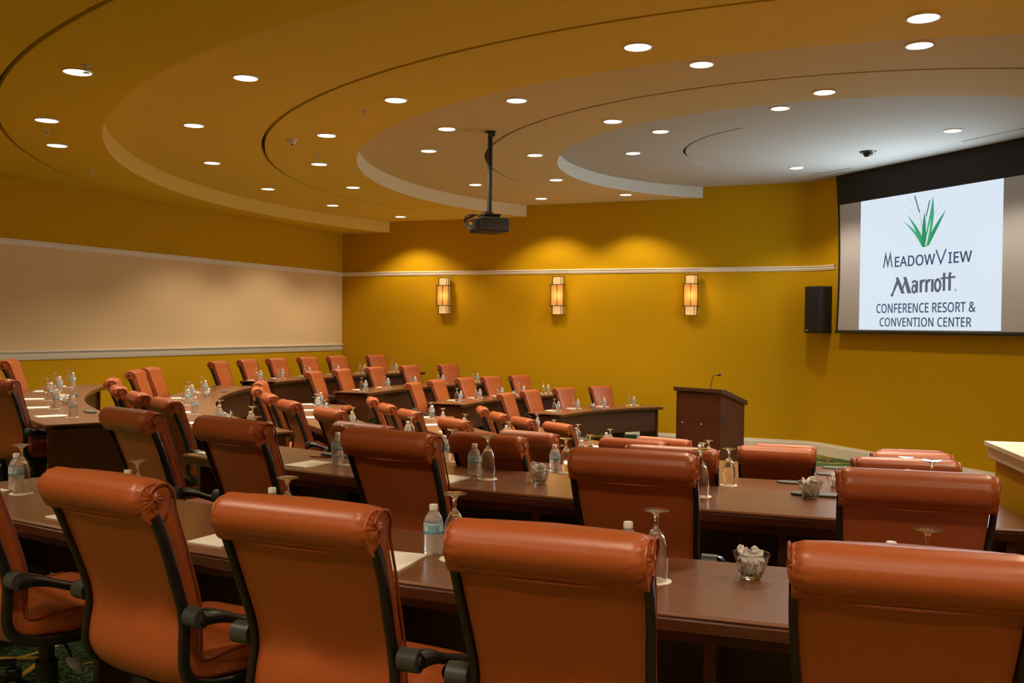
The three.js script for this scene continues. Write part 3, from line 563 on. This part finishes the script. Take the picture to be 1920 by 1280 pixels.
const caster = [cyl(0.029, 0.029, 0.018, 0, 0, 0, 18).rotateZ(PI / 2).translate(-0.014, 0.029, 0.012), cyl(0.029, 0.029, 0.018, 0, 0, 0, 18).rotateZ(PI / 2).translate(0.014, 0.029, 0.012), box(0.05, 0.026, 0.045, 0, 0.046, 0.006, 0.01), cyl(0.007, 0.007, 0.03, 0, 0.07, 0, 10)];
function legGeo() { const s = []; for (let i = 0; i <= 8; i++) { const t = i / 8, r = 0.03 + t * 0.275, h = 0.036 - 0.012 * t, w = 0.026 - 0.006 * t, y = 0.105 - 0.022 * t; const sec = []; for (let j = 0; j < 10; j++) { const a = j / 10 * 2 * PI; sec.push([Math.sign(cos(a)) * abs(cos(a)) ** 0.6 * w, y + Math.sign(sin(a)) * abs(sin(a)) ** 0.6 * h / 2, r]); } s.push(sec); } s.push(s[8].map(() => [0, 0.083, 0.308])); return gridGeo(s, null, R(50), true); }
const chairParts = {
  frame: [sweepBar(-1, 0.017, 0.034, 4, NP - 4), sweepBar(1, 0.017, 0.034, 4, NP - 4)], piping: [pipingGeo(-1), pipingGeo(1)], arm: [armGeo(-1), armGeo(1)],
  knuckle: [-1, 1].map(s => mergeGeometries([cyl(0.029, 0.029, 0.054, 0, 0, 0, 28).rotateZ(PI / 2).translate(s * 0.252, 0.670, 0.236), cyl(0.012, 0.012, 0.058, 0, 0, 0, 16).rotateZ(PI / 2).translate(s * 0.255, 0.670, 0.236)].map(plain))),
  column: mergeGeometries([cyl(0.026, 0.026, 0.16, 0, 0.355, 0, 20), cyl(0.036, 0.040, 0.20, 0, 0.20, 0, 22), cyl(0.05, 0.055, 0.05, 0, 0.10, 0, 22)].map(plain)),
  mech: mergeGeometries([box(0.20, 0.05, 0.26, 0, 0.418, -0.02, 0.012), box(0.07, 0.045, 0.2, 0, 0.425, 0.13, 0.01)].map(plain)),
  lever: tube([[0.08, 0.405, 0.02], [0.18, 0.395, 0.03], [0.25, 0.372, 0.05]], 0.006, 16, 8), paddle: new THREE.SphereGeometry(1, 18, 12).scale(0.034, 0.006, 0.020).rotateZ(-0.45).translate(0.27, 0.362, 0.055),
  leg: legGeo(), caster: mergeGeometries(caster.map(plain)),
};
function makeChair() {
  const o = new THREE.Group();
  part('back_panel', chairGeo.shell, M.leather, o); part('cushion', chairGeo.cushion, M.leather, o);
  const roll = part('headroll', chairGeo.roll, M.leather, o); part('seam', chairGeo.seam, M.leather, roll);
  for (const k of [0, 1]) { part('frame', chairParts.frame[k], M.black, o); part('piping', chairParts.piping[k], M.piping, o); const a = part('armrest', chairParts.arm[k], M.black, o); part('knuckle', chairParts.knuckle[k], M.grey, a); }
  part('column', chairParts.column, M.blackMatte, o); part('tilt_mechanism', chairParts.mech, M.blackMatte, o);
  const lv = part('lever', chairParts.lever, M.black, o); part('paddle', chairParts.paddle, M.paddle, lv);
  for (let k = 0; k < 5; k++) {
    const l = part('leg', chairParts.leg, M.black, o); l.rotation.y = k * 2 * PI / 5 + 0.3;
    const c = part('caster', chairParts.caster, M.black, l); c.position.set(0, 0, 0.292); c.rotation.y = 0.6 * k;
  }
  return o;
}
const chairProto = makeChair();
function placeChair(row, rRoll, az, label, group, turn = 0) {
  const o = chairProto.clone(); o.name = numbered('conference_chair'); scene.add(o);
  o.position.set(...P(rRoll - 0.355, az, FLOOR[row])); o.rotation.y = R(az + turn);
  tag(o, label, 'chair', group);
}

// ---------------------------------------------------------------- place settings
const goblet = (() => {
  // stands upside down on its rim: outer wall up to the foot, then back down inside
  const out = [[0.0325, 0], [0.0350, 0.022], [0.0368, 0.052], [0.0362, 0.078], [0.0325, 0.106], [0.0255, 0.130], [0.0165, 0.147], [0.0095, 0.155], [0.0062, 0.161], [0.0054, 0.170], [0.0058, 0.184], [0.0085, 0.196], [0.016, 0.203], [0.030, 0.2068], [0.0385, 0.2080], [0.0390, 0.2092], [0.0380, 0.2104], [0.0, 0.2112]];
  const inn = [[0.0, 0.148], [0.008, 0.1465], [0.0155, 0.141], [0.0240, 0.127], [0.0308, 0.104], [0.0346, 0.077], [0.0352, 0.052], [0.0335, 0.022], [0.0312, 0.0]];
  return new THREE.LatheGeometry([...inn, ...out].map(p => new THREE.Vector2(...p)), 28);
})();
const bottleBody = new THREE.LatheGeometry([[0.0, 0.0], [0.024, 0.0], [0.0300, 0.004], [0.0322, 0.012], [0.0318, 0.03], [0.0322, 0.034], [0.0318, 0.05], [0.0322, 0.054], [0.0315, 0.058], [0.0315, 0.098], [0.0322, 0.102], [0.0312, 0.112], [0.0262, 0.126], [0.0185, 0.138], [0.0132, 0.143], [0.0130, 0.147], [0.0, 0.147]].map(p => new THREE.Vector2(...p)), 24);
const bottleLabelGeo = new THREE.CylinderGeometry(0.0326, 0.0326, 0.034, 28, 1, true).translate(0, 0.090, 0);
const bottleCap = lathe([[0, 0.147], [0.0142, 0.147], [0.0146, 0.150], [0.0142, 0.163], [0.013, 0.165], [0, 0.165]], 24);
const coasterGeo = (() => { const s = new THREE.Shape(); s.setFromPoints(Array.from({ length: 72 }, (_, i) => { const a = i / 72 * 2 * PI, r = 0.048 + 0.0015 * cos(12 * a); return new THREE.Vector2(r * cos(a), r * sin(a)); })); return new THREE.ExtrudeGeometry(s, { depth: 0.002, bevelEnabled: false }).rotateX(-PI / 2); })();
const padGeo = box(0.155, 0.005, 0.225, 0, 0.0025, 0, 0.001), padCover = box(0.157, 0.0012, 0.228, 0, 0.0006, 0, 0.0003);
const penGeo = [cyl(0.0038, 0.0038, 0.115, 0, 0, 0, 10), cyl(0.0012, 0.0038, 0.014, 0, 0.064, 0, 10), box(0.002, 0.036, 0.003, 0.0045, -0.03, 0, 0.0005)].map(g => g.rotateZ(PI / 2));
const protoBottle = new THREE.Group(); part('body', bottleBody, M.water, protoBottle); part('label_band', bottleLabelGeo, M.bottleLabel, protoBottle); part('cap', bottleCap, M.cap, protoBottle);
const protoPad = new THREE.Group(); part('sheets', padGeo, M.paper, protoPad);
function copyOf(proto, name, pos, turn, label, category, group) {
  const o = proto.clone(); o.name = numbered(name); scene.add(o); o.position.set(...pos); o.rotation.y = turn; return tag(o, label, category, group);
}
const protoGlass = new THREE.Mesh(goblet, M.glass), protoCoaster = new THREE.Mesh(coasterGeo, M.coaster);
function setting(row, block, az, glassAz, where, parts = 'gbcp') {
  const r1 = edgeOf(row, block), y = FLOOR[row] + TH, deg = m => m / (r1 - 0.3) * 57.3;
  const ga = glassAz ?? az + deg(0.03), ba = ga - deg(0.09), pa = ba - deg(0.075);
  if (parts.includes('c')) copyOf(protoCoaster, 'coaster', P(r1 - 0.30, ga, y), R(ga), `white coaster at the ${where}`, 'coaster', 'white paper coasters under goblets');
  if (parts.includes('g')) copyOf(protoGlass, 'goblet', P(r1 - 0.30, ga, y + 0.0022), 0, `upturned goblet at the ${where}`, 'glass', 'upturned goblets on the tables');
  if (parts.includes('b')) copyOf(protoBottle, 'water_bottle', P(r1 - 0.325, ba, y), rnd() * 6, `water bottle at the ${where}`, 'bottle', 'water bottles on the tables');
  if (parts.includes('p')) copyOf(protoPad, 'notepad', P(r1 - 0.185, pa, y), R(pa + jit(6)), `white notepad at the ${where}`, 'notepad', 'white notepads on the tables');
}
function seatWords(block, i, row) { return `${ordinal[i]} place from the ${BLOCK[block][1]}, ${ROW[row]} row, ${BLOCK[block][0]} block`; }
// seats[block-row]: [roll radius, azimuth, glass azimuth|null, what is set out], counted from the block's named edge
const SEATS = [
  ['A', 'near', [[11.72, 6.72, 7.45], [11.78, 3.22, 3.55], [11.74, 0.0, 0.1], [11.68, -3.4, -3.4], [11.68, -7.2, -7.4], [11.68, -11.2, -11.6]]],
  ['B', 'near', [[10.60, 7.5, 8.8], [10.45, 2.62, 3.0], [10.32, -3.05, -3.4], [10.33, -7.85, -8.75], [10.33, -11.95, -13.2]]],
  ['B', 'left', [[10.02, -30.4, -30.0, null, 25], [10.18, -33.5, -35.2], [10.15, -40, -41.4], [10.02, -46.5, -48.2], [10.0, -52.0, -53.2]]],
  ['C', 'near', [[9.10, 8.4, 9.4], [9.08, 1.7, 2.7], [9.05, -4.5, -4.4], [9.02, -10.1, -10.4]]],
  ['C', 'mid', [[8.92, -25.6, -27.2], [8.90, -30.3, -32.6], [8.88, -36.1, -40.0], [8.85, -44.5, -48.1], [8.80, -56.3, -53.7], [8.80, -61.4, -60.6]]],
  ['C', 'far', [[8.70, -105.8, -106.4], [8.70, -98.9, -100.6], [8.70, -93.6, -95.6], [8.70, -87.8, -90.0], [8.70, -82.2, -84.5], [8.70, -76.2, -79.8]]],
  ['D', 'near', [[7.60, 10.2, 11.5], [7.62, 4.3, 4.9], [7.62, -2.3, -0.6], [7.60, -8.2, -8.4]]],
  ['D', 'mid', [[7.48, -25.9, -25.8], [7.42, -33.5, -36.0], [7.36, -40.6, -45.2], [7.35, -49.5, -53], [7.35, -58, -60.5]]],
  ['D', 'far', [[7.38, -110.6, -112.0], [7.38, -102.7, -104.4], [7.38, -95.2, -98.0], [7.38, -87.4, -91.3], [7.38, -80.1, -85.2]]],
  ['E', 'near', [[6.18, 12.5, 14.0], [6.16, 4.2, 5], [6.18, -4.2, -3.6]]],
  ['E', 'mid', [[6.18, -25.2, -29.2], [6.08, -34.6, -39.4], [6.03, -41.9, -48], [6.0, -51.2, -58.5]]],
  ['E', 'far', [[5.86, -114.2, -116.1], [5.86, -107.0, -109.6], [5.86, -99.9, -103.4], [5.86, -91.3, -96.5], [5.86, -83.0, -89.8]]],
  ['F', 'mid', [[4.60, -27.8, -28.2], [4.60, -36.0, -37], [4.60, -44.0, -46], [4.58, -54.0, -57]]],
  ['F', 'far', [[4.52, -122.5, -126.0], [4.52, -111.3, -116.4], [4.52, -99.2, -106.8], [4.52, -88.3, -98.7]]],
];
for (const [row, block, list] of SEATS) list.forEach(([r, az, ga, parts, turn], i) => {
  placeChair(row, r, az, `rust leather chair at the ${seatWords(block, i, row)}`, 'rust leather conference chairs along the curved tables', (turn ?? 0) + 1.4 * sin(i * 12.9 + r * 7.7) - (block === 'mid' || (block === 'near' && az < -2) ? 5 : 0));
  setting(row, block, az, ga, seatWords(block, i, row), parts ?? 'gbcp');
});
const TABLES = [
  ['A', 'near', -13.6, 10.85, [-7.6, -1.6, 4.5], [-5.4, 1.6], 'long curved wooden table of the nearest row, ending at the low wall'],
  ['B', 'near', -14.8, 10.85, [-8, -1.4, 5.2], [-10.4, -0.4, 6.1], 'long curved wooden table of the second row, ending at the low wall'],
  ['B', 'left', -55.8, -27.0, [-37, -47], [-32.6, -45], 'curved wooden table of the left block, its end panel on the aisle'],
  ['C', 'near', -13.2, 11.4, [-5, 4], [-7.6, 5.4], 'curved wooden table of the third row in the near block'],
  ['C', 'mid', -72.0, -26.2, [-41, -56], [-36, -63], 'curved wooden table of the third row in the middle block'],
  ['C', 'far', -80.0, -110.5, [-95], [-88, -100], 'curved wooden table highest in the far block below the beige panel'],
  ['D', 'near', -10.8, 13.2, [1], [7.4], 'curved wooden table of the fourth row in the near block'],
  ['D', 'mid', -61.0, -24.0, [-43], [-40], 'curved wooden table of the fourth row in the middle block'],
  ['D', 'far', -81.8, -115.0, [-98], [-95], 'curved wooden table second highest in the far block'],
  ['E', 'near', -7.0, 16.8, [5], [8.5], 'curved wooden table of the fifth row in the near block'],
  ['E', 'mid', -62.0, -23.0, [-43], [-44], 'curved wooden table of the fifth row in the middle block'],
  ['E', 'far', -84.8, -121.5, [-103], [-100], 'curved wooden table second lowest in the far block'],
  ['F', 'mid', -62.0, -22.0, [-42], [-41], 'curved wooden front table of the middle block'],
  ['F', 'far', -93.5, -133.4, [-122], [-112], 'curved wooden front table of the far block, ending near the podium'],
];
for (const t of TABLES) table(...t);

// pens beside the two clear notepads
{
  const pen = (r, az, y, turn, label) => { const o = thing('pen', label, 'pen', P(r, az, y), turn); part('barrel', penGeo, M.pen, o); };
  pen(9.30, -10.6, FLOOR.B + TH + 0.004, R(15), 'dark red pen at the top of a notepad beside a water bottle');
}
// glass bowls of wrapped mints
const bowlGeo = (() => {
  const out = [[0.0, 0.0], [0.028, 0.0], [0.032, 0.004], [0.040, 0.025], [0.050, 0.055], [0.0565, 0.076], [0.0555, 0.078]], inn = [[0.0535, 0.076], [0.046, 0.052], [0.036, 0.026], [0.028, 0.012], [0.0, 0.010]];
  const g = new THREE.LatheGeometry([...out, ...inn].map(p => new THREE.Vector2(...p)), 12).toNonIndexed(); g.computeVertexNormals(); return g;
})();
const mintGeo = [0, 1, 2, 3].map(k => {
  const g = new THREE.BoxGeometry(0.034 + 0.004 * k, 0.048 - 0.003 * k, 0.0026, 3, 4, 1), p = g.attributes.position, ph = k * 1.7;
  for (let i = 0; i < p.count; i++) {
    const x = p.getX(i), y = p.getY(i), e = abs(y) / 0.024;
    p.setXYZ(i, x * (1 - 0.55 * e * e * (k % 2 ? 1 : 0.3)) + 0.004 * sin(y * 160 + ph), y + 0.004 * sin(x * 150 + ph * 2), p.getZ(i) * (1 + 1.6 * (1 - e)) + 0.007 * sin(x * 120 + ph) * cos(y * 90 + ph) + 0.004 * sin(y * 210 + x * 90 + ph));
  }
  const h = g.toNonIndexed(); h.computeVertexNormals(); return h;
});
function bowl(row, block, r, az, n, label, where) {
  const y = FLOOR[row] + TH, c = P(r, az, y);
  single('glass_bowl', bowlGeo, M.glass, label, 'bowl', 'glass bowls of wrapped mints').position.set(...c);
  for (let i = 0; i < n; i++) {
    const lay = i < n * 0.35 ? 0 : i < n * 0.65 ? 1 : 2, a = i * 2.4 + lay, q = [0.014, 0.024, 0.030][lay] * (i % 3 ? 1 : 0.5);
    const m = single('wrapped_mint', mintGeo[i % 4], M.mint[(i * 2 + lay) % 3], `crumpled white wrapped mint in the glass bowl ${where}`, 'mint', `wrapped mints in the bowl ${where}`);
    m.position.set(c[0] + q * cos(a), y + [0.034, 0.050, 0.072][lay] + jit(0.003), c[2] + q * sin(a)); m.rotation.set(jit(0.5) + (lay === 2 ? 0.25 : 0.6), -a + PI / 2 + jit(0.7), jit(0.7));
  }
}
bowl('A', 'near', 10.78, 4.95, 14, 'glass bowl of white wrapped mints on the nearest table', 'on the nearest table');
bowl('B', 'near', 9.40, -1.75, 13, 'glass bowl of white wrapped mints in the middle of the second table', 'in the middle of the second table');
bowl('B', 'near', 9.28, 5.85, 13, 'glass bowl of white wrapped mints by the grey hatch near the low wall', 'by the grey hatch near the low wall');
bowl('B', 'left', 9.30, -38.3, 9, 'glass bowl of white wrapped mints on the left block table', 'on the left block table');
bowl('C', 'near', 8.02, 6.9, 7, 'glass bowl of white wrapped mints on the third near table', 'on the third near table');
bowl('D', 'near', 6.62, 8.1, 7, 'glass bowl of white wrapped mints on the fourth near table', 'on the fourth near table');
bowl('C', 'mid', 8.0, -33.8, 6, 'glass bowl of white wrapped mints beside a goblet on the third middle table', 'on the third middle table');
bowl('C', 'mid', 7.98, -57.3, 5, 'glass bowl of mints at the far end of the third middle table', 'at the third middle table end');
bowl('D', 'far', 6.85, -103.2, 5, 'glass bowl of white wrapped mints on the second highest far table', 'on the second highest far table');
bowl('E', 'far', 5.42, -108.2, 5, 'glass bowl of white wrapped mints on the second lowest far table', 'on the second lowest far table');
bowl('F', 'far', 4.05, -114.5, 5, 'glass bowl of white wrapped mints on the front far table', 'on the front far table');

scene.traverse(o => { if (o.isMesh) { o.castShadow = o.receiveShadow = true; } if (o.isSpotLight || o.isPointLight) o.castShadow = true; });
renderer.render(scene, camera);
